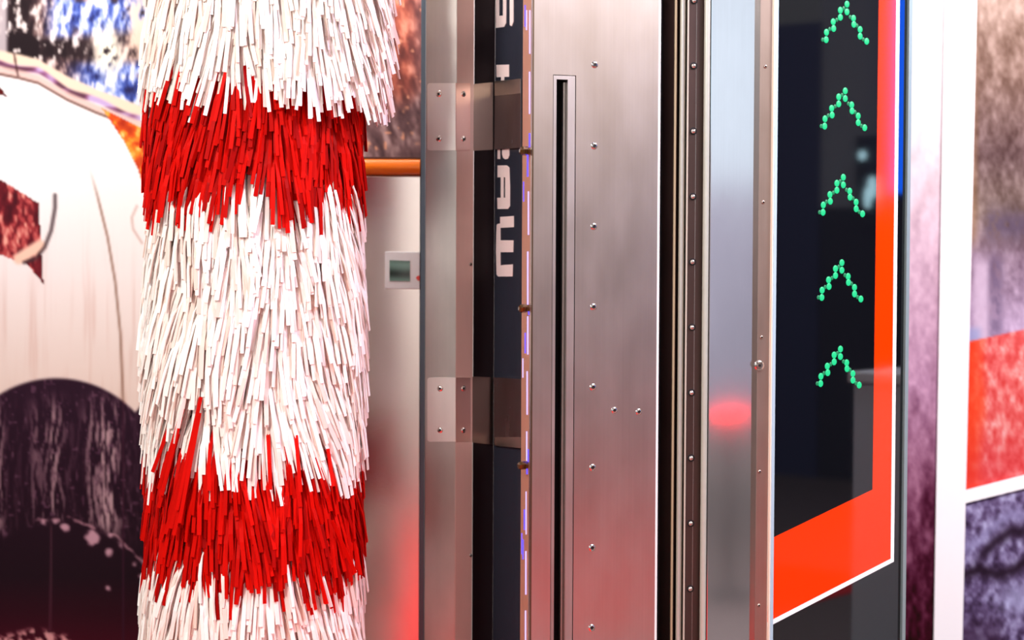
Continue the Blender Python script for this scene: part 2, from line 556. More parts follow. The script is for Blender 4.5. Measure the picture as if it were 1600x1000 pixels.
def paint_right(u, v):
    g = fbm(u / 7, v / 13, 211, 4)
    g2 = fbm(u / 26, v / 70, 221)
    s = (v - 0) / 1000.0
    # slim left strip: white to plum
    a = grad(v, [(0, (255, 250, 246)), (120, (255, 242, 240)), (250, (247, 224, 226)), (400, (226, 190, 204)), (600, (200, 150, 178)), (780, (146, 84, 112)), (1000, (104, 40, 66))])
    amp = interp(v, [0, 200, 500, 800, 1000], [3, 12, 30, 50, 60])
    a = a + ((g - 0.5) * 2 * amp)[..., None] * np.array([1, 1, 0.95])
    a = a - (sm(g2, 0.45, 0.7) * amp * 0.9)[..., None]
    # big print
    b = grad(v, [(0, (196, 166, 148)), (120, (158, 128, 114)), (240, (132, 106, 104)), (330, (140, 118, 108)), (400, (150, 124, 140)), (520, (206, 178, 208))])
    amp2 = 46
    b = b + ((g - 0.5) * 2 * amp2)[..., None]
    b = b - (sm(g2, 0.4, 0.65) * 26)[..., None]
    b = mixc(b, (92, 76, 98), np.exp(-((v - 352) / 26) ** 2) * sm(u, 1530, 1550) * 0.8 * sm(g, 0.2, 0.5))
    b = mixc(b, (232, 206, 226), sm(v, 385, 420) * sm(14 - np.abs(u - 1533), -6, 8) * 0.75)
    b = mixc(b, (92, 74, 104), sm(v, 380, 420) * sm(10 - np.abs(u - 1556), -8, 8) * 0.6 * sm(g, 0.2, 0.6))
    b = mixc(b, (190, 146, 100), sm(1527 - u, -6, 8) * sm(400 - v, 0, 40) * 0.5)
    b = mixc(b, (150, 160, 205), sm(v, 505, 520) * sm(1532 - u, -8, 8) * 0.7)
    # red field under a rising edge
    e1 = 535 - (u - 1508) * 0.22
    red = sm(v - e1, -1.5, 1.5)
    rc = grad(g, [(0.2, (226, 66, 62)), (0.5, (244, 110, 106)), (0.65, (250, 146, 138)), (0.85, (255, 196, 190))])
    hot = sm(1535 - u + 20 * (g2 - 0.5), -12, 16)
    rc = mixc(rc, (255, 66, 22), hot * 0.8)
    rc = mixc(rc, (240, 60, 70), sm(v, 650, 760) * 0.45)
    b = b * (1 - red[..., None]) + rc * red[..., None]
    # below the white bar
    e2 = 772 - (u - 1504) * 0.245
    low = sm(v - e2, -1, 1)
    wv = v - 0.0 * u
    curve = interp(u, [1500, 1530, 1556, 1580, 1604, 1650], [886, 872, 846, 830, 832, 850])
    curve2 = interp(u, [1500, 1530, 1560, 1585, 1604, 1650], [900, 890, 898, 890, 876, 850])
    lc = grad(fbm(u / 9, v / 13, 231, 4), [(0.2, (52, 34, 60)), (0.45, (104, 84, 124)), (0.62, (150, 136, 178)), (0.85, (205, 200, 238))])
    lc = mixc(lc, (176, 170, 216), np.exp(-((v - curve + 26) / 12) ** 2) * 0.6)
    lc = mixc(lc, (40, 22, 40), np.exp(-((v - curve) / 11) ** 2) * sm(u, 1515, 1545) * 0.9)
    lc = mixc(lc, (36, 18, 34), np.exp(-((v - curve2) / 10) ** 2) * 0.9)
    lc = mixc(lc, (196, 194, 236), np.exp(-((v - 935) / 24) ** 2 - ((u - 1590) / 30) ** 2) * 0.7)
    lc = mixc(lc, (60, 34, 60), sm(v, 940, 1000) * sm(1580 - u, 0, 30) * 0.6)
    b = b * (1 - low[..., None]) + lc * low[..., None]
    edge = 1490 - (v - 500) * 0.018
    k = sm(u - edge, -1, 1)[..., None]
    return a * (1 - k) + b * k


def mural_material(name):
    m, nt, b = nodes_of(name)
    at = nt.nodes.new('ShaderNodeAttribute')
    at.attribute_name = 'print'
    nt.links.new(at.outputs['Color'], b.inputs['Base Color'])
    b.inputs['Roughness'].default_value = 0.6
    b.inputs['Specular IOR Level'].default_value = 0.1
    return m


def mural(name, u0, u1, v0, v1, step, Y, fn, parent, thk=0.03, gain=0.74):
    us = np.arange(u0, u1 + step, step, dtype=float)
    vs = np.arange(v0, v1 + step, step, dtype=float)
    U, V = np.meshgrid(us, vs)
    img = np.clip(fn(U, V), 0, 255) / 255.0
    lin = np.where(img <= 0.04045, img / 12.92, ((img + 0.055) / 1.055) ** 2.4) * gain
    R = np.array(ROT)
    D = np.stack([(U - 800) / F, (500 - V) / F, -np.ones_like(U)], -1) @ R.T
    P = np.array(CAM) + D * (Y / D[..., 1])[..., None]
    h, w = U.shape
    idx = np.arange(h * w).reshape(h, w)
    q = np.stack([idx[:-1, :-1], idx[1:, :-1], idx[1:, 1:], idx[:-1, 1:]], -1).reshape(-1, 4)
    me = bpy.data.meshes.new(name)
    me.vertices.add(h * w)
    me.vertices.foreach_set('co', P.reshape(-1).astype(np.float32))
    me.loops.add(len(q) * 4)
    me.loops.foreach_set('vertex_index', q.reshape(-1).astype(np.int32))
    me.polygons.add(len(q))
    me.polygons.foreach_set('loop_start', np.arange(0, len(q) * 4, 4, dtype=np.int32))
    me.update(calc_edges=True)
    at = me.color_attributes.new('print', 'FLOAT_COLOR', 'POINT')
    at.data.foreach_set('color', np.concatenate([lin, np.ones(lin.shape[:2] + (1,))], -1).reshape(-1).astype(np.float32))
    me.materials.append(mural_material(name + '_ink'))
    o = bpy.data.objects.new(name, me)
    COL.objects.link(o)
    o.parent = parent
    o.matrix_parent_inverse = Matrix.Translation(-parent_loc(parent))
    # the board the print is stuck on
    m = MB()
    c = [P[0, 0], P[0, -1], P[-1, -1], P[-1, 0]]
    m.prism([Vector(p) + Vector((0, 0.002, 0)) for p in c], [Vector(p) + Vector((0, thk, 0)) for p in c])
    m.build('board', plain(name + '_board', (214, 208, 204), 0.7), parent)
    for p in (P[-1, 0], P[-1, -1]):
        foot = MB()
        sx = 0.06 if p[0] < P[0, :, 0].mean() else -0.06
        foot.plan_prism([(p[0], Y + thk, 0), (p[0] + sx, Y + thk, 0), (p[0] + sx, Y + thk + 0.06, 0), (p[0], Y + thk + 0.06, 0)], 0, max(p[2] + 0.6, 0.6))
        foot.build('support', STEEL_DARK, parent)
    return o


YM = 8.3
ml = thing('mural_board', 'large printed board of a white car covered in suds, behind the brush', 'mural', plan(200, YM))
mural('printed_mural', -260, 668, -70, 1010, 2.5, YM, paint_left, ml)
YR = 8.45
mr_ = thing('mural_board', 'purple and red printed board with white border bars right of the arrow sign', 'mural', plan(1540, YR))
mural('printed_mural', 1405, 1720, -70, 1010, 2.5, YR, paint_right, mr_)
WB = plain('white_border', (250, 244, 242), 0.55, noise=0.01)
m = MB()
e = lambda v: 1477 - (v + 70) * 0.0175
g_ = lambda v: 1527 - (v + 70) * 0.0225
Fm = Face(1405, YR - 0.004, 1700, YR - 0.004)
m.fpoly(Fm, [(e(-70), -70), (g_(-70), -70), (g_(1010), 1010), (e(1010), 1010)], 0.012, 0.014)
m.build('border_bar', WB, mr_, label='upright white border bar')
m = MB()
m.fpoly(Fm, [(g_(785) - 1, 786), (1720, 733), (1720, 711), (g_(765) - 1, 766)], 0.010, 0.012)
m.build('border_bar', WB, mr_, label='sloping white border bar')

# ------------------------------------------------------------------ steel cabinet, display, orange rail behind the brush
YC = 7.6
zc = z_at(610, 275, YC)
cab = thing('steel_cabinet', 'tall flat steel cabinet with small display behind right side of brush', 'cabinet', plan(560, YC + 0.2))
a, b = plan(385, YC), plan(657, YC)
m = MB()
m.plan_prism([a, b, b + Vector((0, 0.4, 0)), a + Vector((0, 0.4, 0))], 0, zc)
m.build('body', steel('cabinet_steel', (240, 232, 226), 0.2, 0.01, 0.06), cab, bevel=0.004)
m = MB()
a2, b2 = plan(656.5, YC - 0.012), plan(664, YC - 0.012)
m.plan_prism([a2, b2, b2 + Vector((0, 0.3, 0)), a2 + Vector((0, 0.3, 0))], 0, 3.0)
m.build('corner_edge', plain('slate_blue_edge', (100, 112, 124), 0.35, 0.8), cab, bevel=0.002)
Fc = Face(500, YC, 657, YC)
dsp = MB()
dsp.fpoly(Fc, [(602, 393), (656, 394), (656, 452), (602, 451)], 0.014, 0.014)
do = dsp.build('display', plain('white_bezel', (255, 252, 252), 0.4, noise=0.01), cab, bevel=0.003)
m = MB()
m.fpoly(Fc, [(609, 406.5), (641, 407.5), (641, 439.5), (609, 439)], 0.0155, 0.002)
ms, nt, bs = nodes_of('green_grey_screen')
bs.inputs['Roughness'].default_value = 0.1
tcn = nt.nodes.new('ShaderNodeTexCoord')
wv = nt.nodes.new('ShaderNodeTexWave')
wv.bands_direction = 'Z'
wv.inputs['Scale'].default_value = 4.4
wv.inputs['Distortion'].default_value = 2.0
wv.inputs['Detail'].default_value = 1.0
cr = nt.nodes.new('ShaderNodeValToRGB')
cr.color_ramp.elements[0].color = L((28, 52, 46))
cr.color_ramp.elements[1].color = L((120, 160, 146))
nt.links.new(tcn.outputs['Object'], wv.inputs[0])
nt.links.new(wv.outputs[1], cr.inputs[0])
nt.links.new(cr.outputs[0], bs.inputs['Base Color'])
m.build('screen', ms, do)
m = MB()
m.fpoly(Fc, [(650, 434), (653, 431), (656, 431), (656, 439), (653, 438)], 0.0155, 0.002)
m.build('red_mark', plain('red_print', (240, 90, 80), 0.5), do)

rail = thing('orange_rail', 'orange rounded rail along the top of the steel cabinet', 'rail', plan(600, YC))
m = MB()
zr0, zr1 = z_at(610, 273.5, YC), z_at(610, 248, YC)
hr = (zr1 - zr0) / 2
prof = [(0.12, -hr), (0.0, -hr), (-0.018, -hr * .8), (-0.028, -hr * .3), (-0.028, hr * .3), (-0.018, hr * .8), (0.0, hr), (0.12, hr)]
x0, x1 = plan(385, YC).x, plan(656, YC).x
m.prism([Vector((x0, YC + d, zr0 + hr + h)) for d, h in prof], [Vector((x1, YC + d, zr0 + hr + h)) for d, h in prof])
m.build('rail_body', plain('orange_paint', (255, 122, 8), 0.3, coat=0.3, noise=0.02), rail, smooth=True)
m = MB()
m.prism([Vector((x0, YC - 0.028 + d, zr1 + h)) for d, h in ((0.02, -0.001), (0.02, 0.006), (0.15, 0.006), (0.15, -0.001))],
        [Vector((x1, YC - 0.028 + d, zr1 + h)) for d, h in ((0.02, -0.001), (0.02, 0.006), (0.15, 0.006), (0.15, -0.001))])
m.build('top_trim', plain('dark_trim', (84, 50, 40), 0.5), rail)

# ------------------------------------------------------------------ steel post with brackets
ZT = 3.25
post = thing('steel_post', 'folded steel post with two riveted strap brackets beside the lettered panel', 'post', plan(700, 7.05))
Fa = Face(664.5, 6.965, 712, 6.94)
Fb = Face(712, 6.94, 739, 6.99)
m = MB()
m.plan_prism([plan(664.5, 6.965), plan(712, 6.94), plan(738.5, 6.99), plan(734, 7.25), plan(667, 7.25)], 0, ZT)
m.build('post_body', steel('post_steel', (186, 180, 172), 0.30, 0.03, 0.14), post, bevel=0.0015)

m = MB()
m.slab(Fb.on(712.4), Fb.on(738.2), 0, ZT, Fb.n, 0.0015, 0.0016)
m.build('side_face', plain('rosy_reflection_sheet', (206, 176, 166), 0.4, 0.35, noise=0.05, scale=(10, 10, 1.5)), post, label='satin folded side of the post, rosy reflection put into its colour')  # thin overlay whose colour carries the pink reflection on this side


def bolt_on(face, u, v, r, parent, off=0.0, mat=CHROME, name='bolt', hole=0.5):
    c = face.pt(u, v, off)
    m = MB()
    m.lathe(c - face.n * 0.004, face.n, [(0, r), (0.0045, r), (0.0060, r * 0.86), (0.0070, r * 0.62), (0.0072, r * hole), (0.0050, r * hole * .9), (0.0050, 0.0003)], 14)
    o = m.build(name, mat, parent, smooth=True)
    d = MB()
    d.lathe(c - face.n * 0.004, face.n, [(0.0049, r * hole * .92), (0.0055, r * hole * .92)], 6)
    d.build('socket', BLACK, o)
    return o


STEEL_BR = steel('bracket_steel', (226, 218, 210), 0.34, 0.02, 0.1)
STEEL_PK = steel('rosy_reflection_bracket', (232, 186, 172), 0.34, 0.02, 0.06)  # copy of the bracket steel with the side's pink reflection put in


def rpoly(u0, v0, u1, v1, r=4, corners=(1, 1, 1, 1)):
    P = []
    for (cx, cy, a0), on in zip(((u0 + r, v0 + r, 180), (u1 - r, v0 + r, 270), (u1 - r, v1 - r, 0), (u0 + r, v1 - r, 90)), corners):
        if on:
            for k in range(5):
                a = math.radians(a0 + 90 * k / 4)
                P.append((cx + r * math.cos(a), cy + r * math.sin(a)))
        else:
            P.append(((u0 if a0 in (180, 90) else u1), (v0 if a0 in (180, 270) else v1)))
    return P


# ------------------------------------------------------------------ lettered panel
NA = Face(739, 7.03, 772, 7.09)
NB = Face(772, 7.09, 818, 6.84)
ban = thing('lettered_panel', 'dark navy upright panel with pale lettering read sideways', 'sign', plan(780, 7.15))
m = MB()
m.plan_prism([plan(772, 7.09), plan(819, 6.835), plan(820, 7.3), plan(772.5, 7.3)], 0, ZT)
m.build('panel', NAVY, ban)
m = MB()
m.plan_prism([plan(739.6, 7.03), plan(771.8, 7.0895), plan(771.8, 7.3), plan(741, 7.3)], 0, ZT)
m.build('return_panel', plain('shaded_return_panel', (27, 20, 24), 0.6, spec=0.2), ban, label='return of the panel, its shade put into a black brown colour')  # darker copy of the navy panel, this facet's shade put into colour


def letter(polys, parent=ban, name='letter'):
    m = MB()
    for P in polys:
        m.fpoly(NB, P, 0.0016, 0.0022)
    return m.build(name, LETTER, parent)


def shear(P):                     # letters lean with the panel: a hair lower to the left
    return P


# W (read clockwise), A, lower end of R, stub of T, S
letter([[(776.5, 352), (778, 350), (782, 349), (782, 432), (779, 432), (776.5, 429), (775.6, 392)],
        [(782, 337.6 + 0), (803.5, 337), (803.5, 356), (782, 356)][0:0] or [(782, 349.5), (782, 339), (803, 337.5), (803, 355), (782, 356)],
        [(782, 375.5), (802.5, 375.5), (802, 394), (782, 394)],
        [(782, 414.5), (801.5, 413), (801, 432), (782, 432)]])
letter([[(778, 258.6), (792, 258.4), (796, 262), (797, 292), (797, 322), (794, 326.5), (778, 326.5), (777.6, 309), (790, 309), (790, 277), (778, 277)],
        [(783, 277), (787, 277), (787, 309), (783, 309)]])
letter([[(778, 230), (781.5, 230), (781.5, 248.5), (778, 248.5)],
        [(785, 230), (796, 230), (796, 243), (794, 248), (790, 249), (786.5, 246.5), (785, 241)]])
letter([[(776, 101.5), (795.5, 101), (795.5, 120), (776.5, 120.5)],
        [(783.5, 120), (788, 120), (788, 129), (783.5, 129)]])
letter([[(774.5, -60), (780, -60), (780, 25), (786.5, 24.5), (786.5, -12), (791.5, -12), (791, 36), (788, 42), (775.5, 43.5)],
        [(797, -50), (802.5, -50), (802.5, 34), (800, 41), (797, 39)]])

# straps and brackets: on the post's faces, then across the panel
for (v0, v1, vl0, vl1, vr0, vr1) in ((130, 235, 132, 236, 123, 231), (590, 690, 588, 691, 592, 700)):
    mp_ = MB()
    mp_.fpoly(Fa, rpoly(668, v0, 712.3, v1, 4, (1, 0, 0, 1)), 0.003, 0.003)
    br = mp_.build('bracket', STEEL_BR, post)
    mq = MB()
    mq.fpoly(Fb, [(711.8, v0), (734, v0), (734, v1), (711.8, v1)], 0.003, 0.003)
    mq.build('bracket_flange', STEEL_PK, br, label='folded flange of the bracket, rosy reflection put into its colour')
    for dv in (17, -18):
        vv = (v0 if dv > 0 else v1) + dv
        bolt_on(Fa, 686 if v0 < 200 else 688, vv, 0.0105, post, 0.003)
        bolt_on(Fb, 723.5, vv, 0.0105, post, 0.003)
    st = MB()
    pa = plan(735, 7.02)
    off = 0.006
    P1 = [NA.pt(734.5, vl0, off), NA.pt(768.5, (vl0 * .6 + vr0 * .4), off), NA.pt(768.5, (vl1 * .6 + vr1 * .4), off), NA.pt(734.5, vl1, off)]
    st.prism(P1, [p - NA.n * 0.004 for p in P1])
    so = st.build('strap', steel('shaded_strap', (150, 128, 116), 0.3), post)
    st = MB()
    off = 0.0085
    P2 = [NB.pt(775, (vl0 * .6 + vr0 * .4), off), NB.pt(817, vr0, off), NB.pt(817, vr1, off), NB.pt(775, (vl1 * .6 + vr1 * .4), off)]
    st.prism(P2, [p - NB.n * 0.004 for p in P2])
    st.build('strap', steel('scratched_strap', (182, 176, 184), 0.26, 0.05, 0.25), post)
    lip = MB()
    if v0 < 200:
        lip.fpoly(NB, [(777, vr0 + 4), (817, vr0), (817, vr0 + 23), (777, vr0 + 27)], 0.0100, 0.0015)
    else:
        lip.fpoly(NB, [(777, vr1 - 17), (817, vr1 - 17), (817, vr1), (777, vr1 - 4)], 0.0100, 0.0015)
    lip.build('strap_lip', STEEL_BR, post)
bolt_on(Fb, 735, 413, 0.006, post, 0.002, STEEL_DARK)
bolt_on(Fb, 735, 868, 0.006, post, 0.002, STEEL_DARK)

# ------------------------------------------------------------------ main column with the slot
FC = Face(830, 6.40, 1030, 6.58)
colm = thing('slotted_column', 'broad brushed steel column with a long narrow slot and small rivets', 'column', plan(930, 6.7))
m = MB()
back0, back1 = plan(838, 7.1), plan(1028, 7.1)
bo = FC.n * -0.012
m.plan_prism([FC.on(831) + bo, FC.on(860) + bo, FC.on(860) - FC.n * 0.1, FC.on(900) - FC.n * 0.1, FC.on(900) + bo, FC.on(1028) + bo, back1, back0], 0, ZT)
m.build('core', STEEL_DARK, colm)


def uline(face, u, v):            # world-upright line through (u, 500) seen at row v: the plan point stays
    return face.on(u)


zs = z_at(880, 117, 6.44)         # upper end of the slot plate
fp = MB()
th = 0.012
fp.slab(FC.on(830), FC.on(862.3), 0, ZT, FC.n, th)
fp.slab(FC.on(898), FC.on(1026), 0, ZT, FC.n, th)
fp.slab(FC.on(862.3), FC.on(898), zs, ZT, FC.n, th)
fp.build('front_plate', STEEL, colm)
sp = MB()
zh = z_at(876, 124, 6.44)
sp.slab(FC.on(863.3), FC.on(868), 0, zs - 0.002, FC.n, 0.008, -0.0015)
sp.slab(FC.on(885.5), FC.on(897), 0, zs - 0.002, FC.n, 0.008, -0.0015)
sp.slab(FC.on(868), FC.on(885.5), zh, zs - 0.002, FC.n, 0.008, -0.0015)
spo = sp.build('slot_plate', STEEL_SOFT, colm)
m = MB()                         # the slot's right wall, left wall, floor and top
m.slab(FC.on(885.6), FC.on(887.2), 0, zh, FC.n, 0.045, -0.009)
m.build('slot_wall', STEEL_DARK, colm)
m = MB()
m.slab(FC.on(866.5), FC.on(868), 0, zh, FC.n, 0.06, -0.009)
m.slab(FC.on(867), FC.on(887), 0, zh, FC.n, 0.004, -0.062)
m.slab(FC.on(867), FC.on(887), zh, zh + 0.004, FC.n, 0.05, -0.009)
m.build('slot_back', BLACK, colm)
m = MB()                         # slim bar standing inside the slot
m.slab(FC.on(882.0), FC.on(885.4), 0, zh - 0.008, FC.n, 0.012, -0.018)
m.build('slot_bar', STEEL_SOFT, colm)
m = MB()
m.plan_prism([FC.on(1025.8), FC.on(1030), FC.on(1030) - FC.n * 0.05, FC.on(1025.8) - FC.n * 0.05], 0, ZT)
m.build('edge_trim', plain('edge_glint', (238, 232, 228), 0.4, 0.1, noise=0.02), colm, bevel=0.003)  # bright glint along the steel chamfer, put into a pale colour
for i, vv in enumerate((-24, 101, 228, 354, 479.5, 605, 730.5, 856, 981)):
    bolt_on(FC, 929.3 - (vv - 101) * 0.0055, vv, 0.0120, colm, 0.0, name='rivet')
bolt_on(FC, 960, 641, 0.0112, colm, name='rivet')
bolt_on(FC, 998, 643.5, 0.0112, colm, name='rivet')

# side strip, orange reflection put into its colour, with violet light segments and amber nozzles
FL = Face(815.5, 6.56, 830, 6.405)
m = MB()
m.plan_prism([plan(815, 6.56), plan(830.5, 6.404), plan(838, 6.6), plan(820, 6.7)], 0, ZT)
m.build('side_strip', STEEL_COPPER_REFL, colm)
m = MB()
m.plan_prism([plan(830.1, 6.397), plan(832.4, 6.399), plan(833, 6.43), plan(830, 6.43)], 0, ZT)
m.build('corner_seam', steel('seam_bronze', (120, 104, 84), 0.35), colm)
VIO = glow('violet_led', (188, 176, 255), 1.7)
VIO2 = glow('blue_violet_led', (84, 70, 240), 2.0)
segs = [(828, 16, 84, 1.2), (827.6, 112, 178, 1.2), (821, 8, 42, 1.6), (823, 16, 47, 1.3), (827.5, 208, 240, 1.6), (824.6, 242, 276, 2.0),
        (818.6, 284, 315, 1.5), (825.8, 299, 367, 1.1), (824.8, 393, 480, 1.3), (826.3, 484, 492, 1.6), (824.8, 494, 554, 1.2), (821, 520, 552, 1.6),
        (817.4, 560, 590, 1.4), (823.8, 580, 648, 1.1), (823.2, 674, 720, 1.2), (825.4, 702, 722, 1.6), (823.6, 733, 741, 1.8), (822.2, 768, 835, 0.9),
        (819.6, 796, 828, 1.5), (815.8, 833, 866, 1.5), (817.6, 843, 874, 1.8), (821.8, 861, 929, 1.3), (821.3, 954, 1015, 1.4)]
for (u, a0, a1, w) in segs:
    m = MB()
    m.fpoly(FL, [(u - w * .4, a0), (u + w * .4, a0), (u + w * .4, a1), (u - w * .4, a1)], 0.0015, 0.003)
    m.build('light_segment', VIO if w < 1.45 else VIO2, colm)
AMB = plain('amber_lens', (74, 46, 6), 0.08, 0.2, coat=1.0)
for (u, v) in ((830, 236), (828.5, 482), (827, 727)):
    c = FL.pt(u - 2, v, 0.0)
    ax = Vector((-0.93, -0.36, 0)).normalized()
    m = MB()
    r = 0.0150
    m.lathe(c - ax * 0.004, ax, [(0, r * .8), (0.012, r * .85), (0.014, r), (0.030, r), (0.036, r * .8), (0.040, r * .45)], 6)
    no = m.build('nozzle', AMB, colm, bevel=0.001)
    m = MB()
    m.lathe(c - ax * 0.010, ax, [(0, r * 1.15), (0.008, r * 1.15)], 12)
    m.build('collar', plain('dark_violet_collar', (40, 34, 60), 0.3, 0.5), no)

# ------------------------------------------------------------------ door rail: channel, rounded tubes, screwed strip, broad flat face
rl = thing('rail_pillar', 'narrow steel pillar with a dark channel and a row of round screws', 'pillar', plan(1090, 6.9))
m = MB()
m.plan_prism([plan(1029, 6.78), plan(1180, 6.80), plan(1180, 7.2), plan(1030, 7.2)], 0, ZT)
m.build('core', SLATE, rl)


def strip(u0, Y0, u1, Y1, mat, name, parent, depth=0.1, bevel=0.001, label=None):
    m = MB()
    a, b = plan(u0, Y0), plan(u1, Y1)
    n = Face(u0, Y0, u1, Y1).n
    m.plan_prism([a, b, b - n * depth, a - n * depth], 0, ZT)
    o = m.build(name, mat, parent, bevel=bevel)
    if label:
        o['label'] = label
    return o


strip(1030.5, 6.70, 1051, 6.74, plain('slate_channel_back', (58, 62, 66), 0.4, 0.6), 'channel', rl, 0.02)
strip(1051, 6.64, 1054.4, 6.64, plain('olive_lip', (168, 150, 118), 0.4, 0.3), 'channel_lip', rl)
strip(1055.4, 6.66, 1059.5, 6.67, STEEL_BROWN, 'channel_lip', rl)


def tube(u, Y, r, mat, name, parent):
    m = MB()
    m.lathe(Vector((plan(u, Y).x, Y, 0)), (0, 0, 1), [(0, r), (ZT, r)], 20)
    return m.build(name, mat, parent, smooth=True)


tube(1063.5, 6.655, 0.0095, plain('grey_tube', (190, 190, 178), 0.3, 0.35), 'guide_tube', rl)
strip(1068.5, 6.68, 1071, 6.68, BLACK, 'gap', rl)
strip(1071, 6.635, 1073.2, 6.635, plain('pale_lip', (200, 190, 175), 0.4, 0.3), 'channel_lip', rl)
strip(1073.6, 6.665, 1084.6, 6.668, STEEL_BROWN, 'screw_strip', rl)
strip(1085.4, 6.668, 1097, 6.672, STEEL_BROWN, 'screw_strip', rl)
strip(1084.2, 6.67, 1086, 6.67, STEEL_SOFT, 'seam', rl)
tube(1101.5, 6.655, 0.0105, plain('sage_tube', (190, 192, 178), 0.3, 0.35), 'guide_tube', rl)
FS = Face(1073.6, 6.665, 1097, 6.672)
for k in range(10):
    vv = 1 + k * 102.1
    uu = 1084.6 - (vv - 1) * 0.0067
    c = FS.pt(uu, vv, 0.0)
    m = MB()
    m.lathe(c, FS.n, [(0, 0.0125), (0.0015, 0.0125), (0.0016, 0.0098)], 18)
    wo = m.build('screw', BLACK, rl)
    m = MB()
    m.lathe(c + FS.n * 0.0012, FS.n, [(0, 0.0088), (0.003, 0.0086), (0.006, 0.007), (0.0078, 0.0038), (0.0082, 0.0010)], 16)
    m.build('screw_head', CHROME, wo, smooth=True)
STEEL_BLUE = steel('cool_steel', (218, 218, 222), 0.095, 0.03, 0.06)
strip(1107.6, 6.65, 1177, 6.65, STEEL_BLUE, 'flat_face', rl, 0.1, 0.003)


# ------------------------------------------------------------------ arrow sign
sg = thing('arrow_sign', 'tall glossy dark sign with green chevron lights and an orange red border', 'sign', plan(1300, 6.85))
m = MB()
m.plan_prism([plan(1184, 6.66), plan(1418, 6.88), plan(1412, 7.1), plan(1186, 7.1)], 0, ZT)
m.build('housing', BLACK, sg)
strip(1183.6, 6.60, 1205.5, 6.612, STEEL_TAN, 'side_frame', sg, 0.05, 0.0015)
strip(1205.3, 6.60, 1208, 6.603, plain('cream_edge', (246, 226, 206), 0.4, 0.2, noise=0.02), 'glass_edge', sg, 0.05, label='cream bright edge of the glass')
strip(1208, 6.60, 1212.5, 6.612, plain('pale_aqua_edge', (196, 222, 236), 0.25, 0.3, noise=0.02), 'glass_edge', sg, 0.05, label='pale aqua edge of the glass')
G0, G1 = (1212, 6.615), (1414, 6.84)
FG = Face(*G0, *G1)
GLASS = plain('dark_glass', (9, 10, 15), 0.03, coat=0.0, spec=0.9, noise=0.0)
m = MB()
m.slab(FG.on(1210.5), FG.on(1414), 0, ZT, FG.n, 0.012)
m.build('glass_panel', GLASS, sg)
strip(1413.5, 6.835, 1415.3, 6.837, BLACK, 'shadow_gap', sg, 0.05)
strip(1415.3, 6.825, 1420.5, 6.83, plain('teal_frame', (150, 170, 172), 0.35, 0.5), 'side_frame', sg, 0.1)
ORG = plain('orange_red_print', (255, 54, 0), 0.06, spec=0.6, noise=0.0)
WLN = plain('white_print', (252, 250, 250), 0.1, noise=0.0)
m = MB()
m.fpoly(FG, [(1374, -70), (1401, -70), (1391.5, 873), (1202 - 3, 973), (1204.5 - 3, 843), (1363.3, 765)], 0.0006, 0.0006)
m.build('red_border', ORG, sg)
m = MB()
m.fpoly(FG, [(1401, -70), (1406.5, -70), (1396.5, 877.5), (1199, 980), (1199, 972), (1391.5, 873)], 0.0007, 0.0007)
m.build('white_line', WLN, sg)
GRN = glow('green_led', (16, 222, 145), 1.0)
GRN2 = glow('green_led_dim', (8, 150, 96), 0.8)
big = [(-32, 44), (-32.5, 55.5), (-21.5, 27.5), (-20.8, 38), (-10.3, 9.5), (-10.3, 20.5), (0, 0), (0, 12), (10.2, 22), (10.8, 31.5), (20.5, 39.5), (20.6, 50), (30.8, 58)]
small = [(-38, 55.5), (-27, 39), (-16, 24.5), (-5, 6.5), (5, 20), (15.6, 33.5), (25.5, 55)]
LEDM = {}


def led_mesh(key, r, mat):
    if key in LEDM:
        return LEDM[key]
    m = MB()
    m.lathe((0, 0, 0), FG.n, [(0, r), (0.0012, r * .9), (0.002, r * .5)], 10)
    me = new_mesh('led', m.v, m.f, mat, True)
    LEDM[key] = me
    return me


for k, (cu, cv) in enumerate(((1323.2, 6.5), (1320.5, 142), (1317.5, 277), (1315.2, 410.5), (1313, 545.5))):
    base = FG.pt(cu, cv, 0.0008)
    # the carrier board of one chevron, dark as the glass, its lights as sub-parts
    m = MB()
    sc_ = 1 - 0.004 * k
    P = [(cu - 41, cv + 60), (cu - 2, cv - 7), (cu + 3, cv - 7), (cu + 37, cv + 62), (cu + 26, cv + 63), (cu + 1, cv + 20), (cu - 26, cv + 63), (cu - 40, cv + 63)]
    m.fpoly(FG, P, 0.0005, 0.0005)
    ch = m.build('chevron', GLASS, sg, label=None) if False else m.build('chevron', GLASS, sg)
    for (lst, key, r, mt) in ((big, 'big', 0.0104, GRN), (small, 'small', 0.0064, GRN2)):
        for (du, dv) in lst:
            o = bpy.data.objects.new('led', led_mesh(key, r, mt))
            COL.objects.link(o)
            o.parent = ch
            o.matrix_parent_inverse = Matrix.Translation(-parent_loc(ch))
            o.scale = (1, 1, 1.15)
            o.location = FG.pt(cu + du * (1 - 0.012 * k), cv + dv * (1 - 0.008 * k), 0.0006)
FF = Face(1183.6, 6.60, 1205.5, 6.612)
for (u, v) in ((1196, 104), (1192.5, 316), (1190, 527), (1187, 737), (1184.8 + 1, 946)):
    bolt_on(FF, u, v, 0.0062, sg, 0.0, STEEL_TAN, 'small_screw', 0.5)
c = FF.pt(1185.5, 571, 0.0)
m = MB()
m.lathe(c, FF.n, [(0, 0.017), (0.006, 0.0165), (0.008, 0.0135), (0.005, 0.011), (0.005, 0.0085), (0.010, 0.0075), (0.010, 0.004)], 20)
lk = m.build('lock', CHROME, sg, smooth=True)
m = MB()
m.lathe(c, FF.n, [(0.0098, 0.0042), (0.0105, 0.0042)], 10)
m.build('keyhole', BLACK, lk)

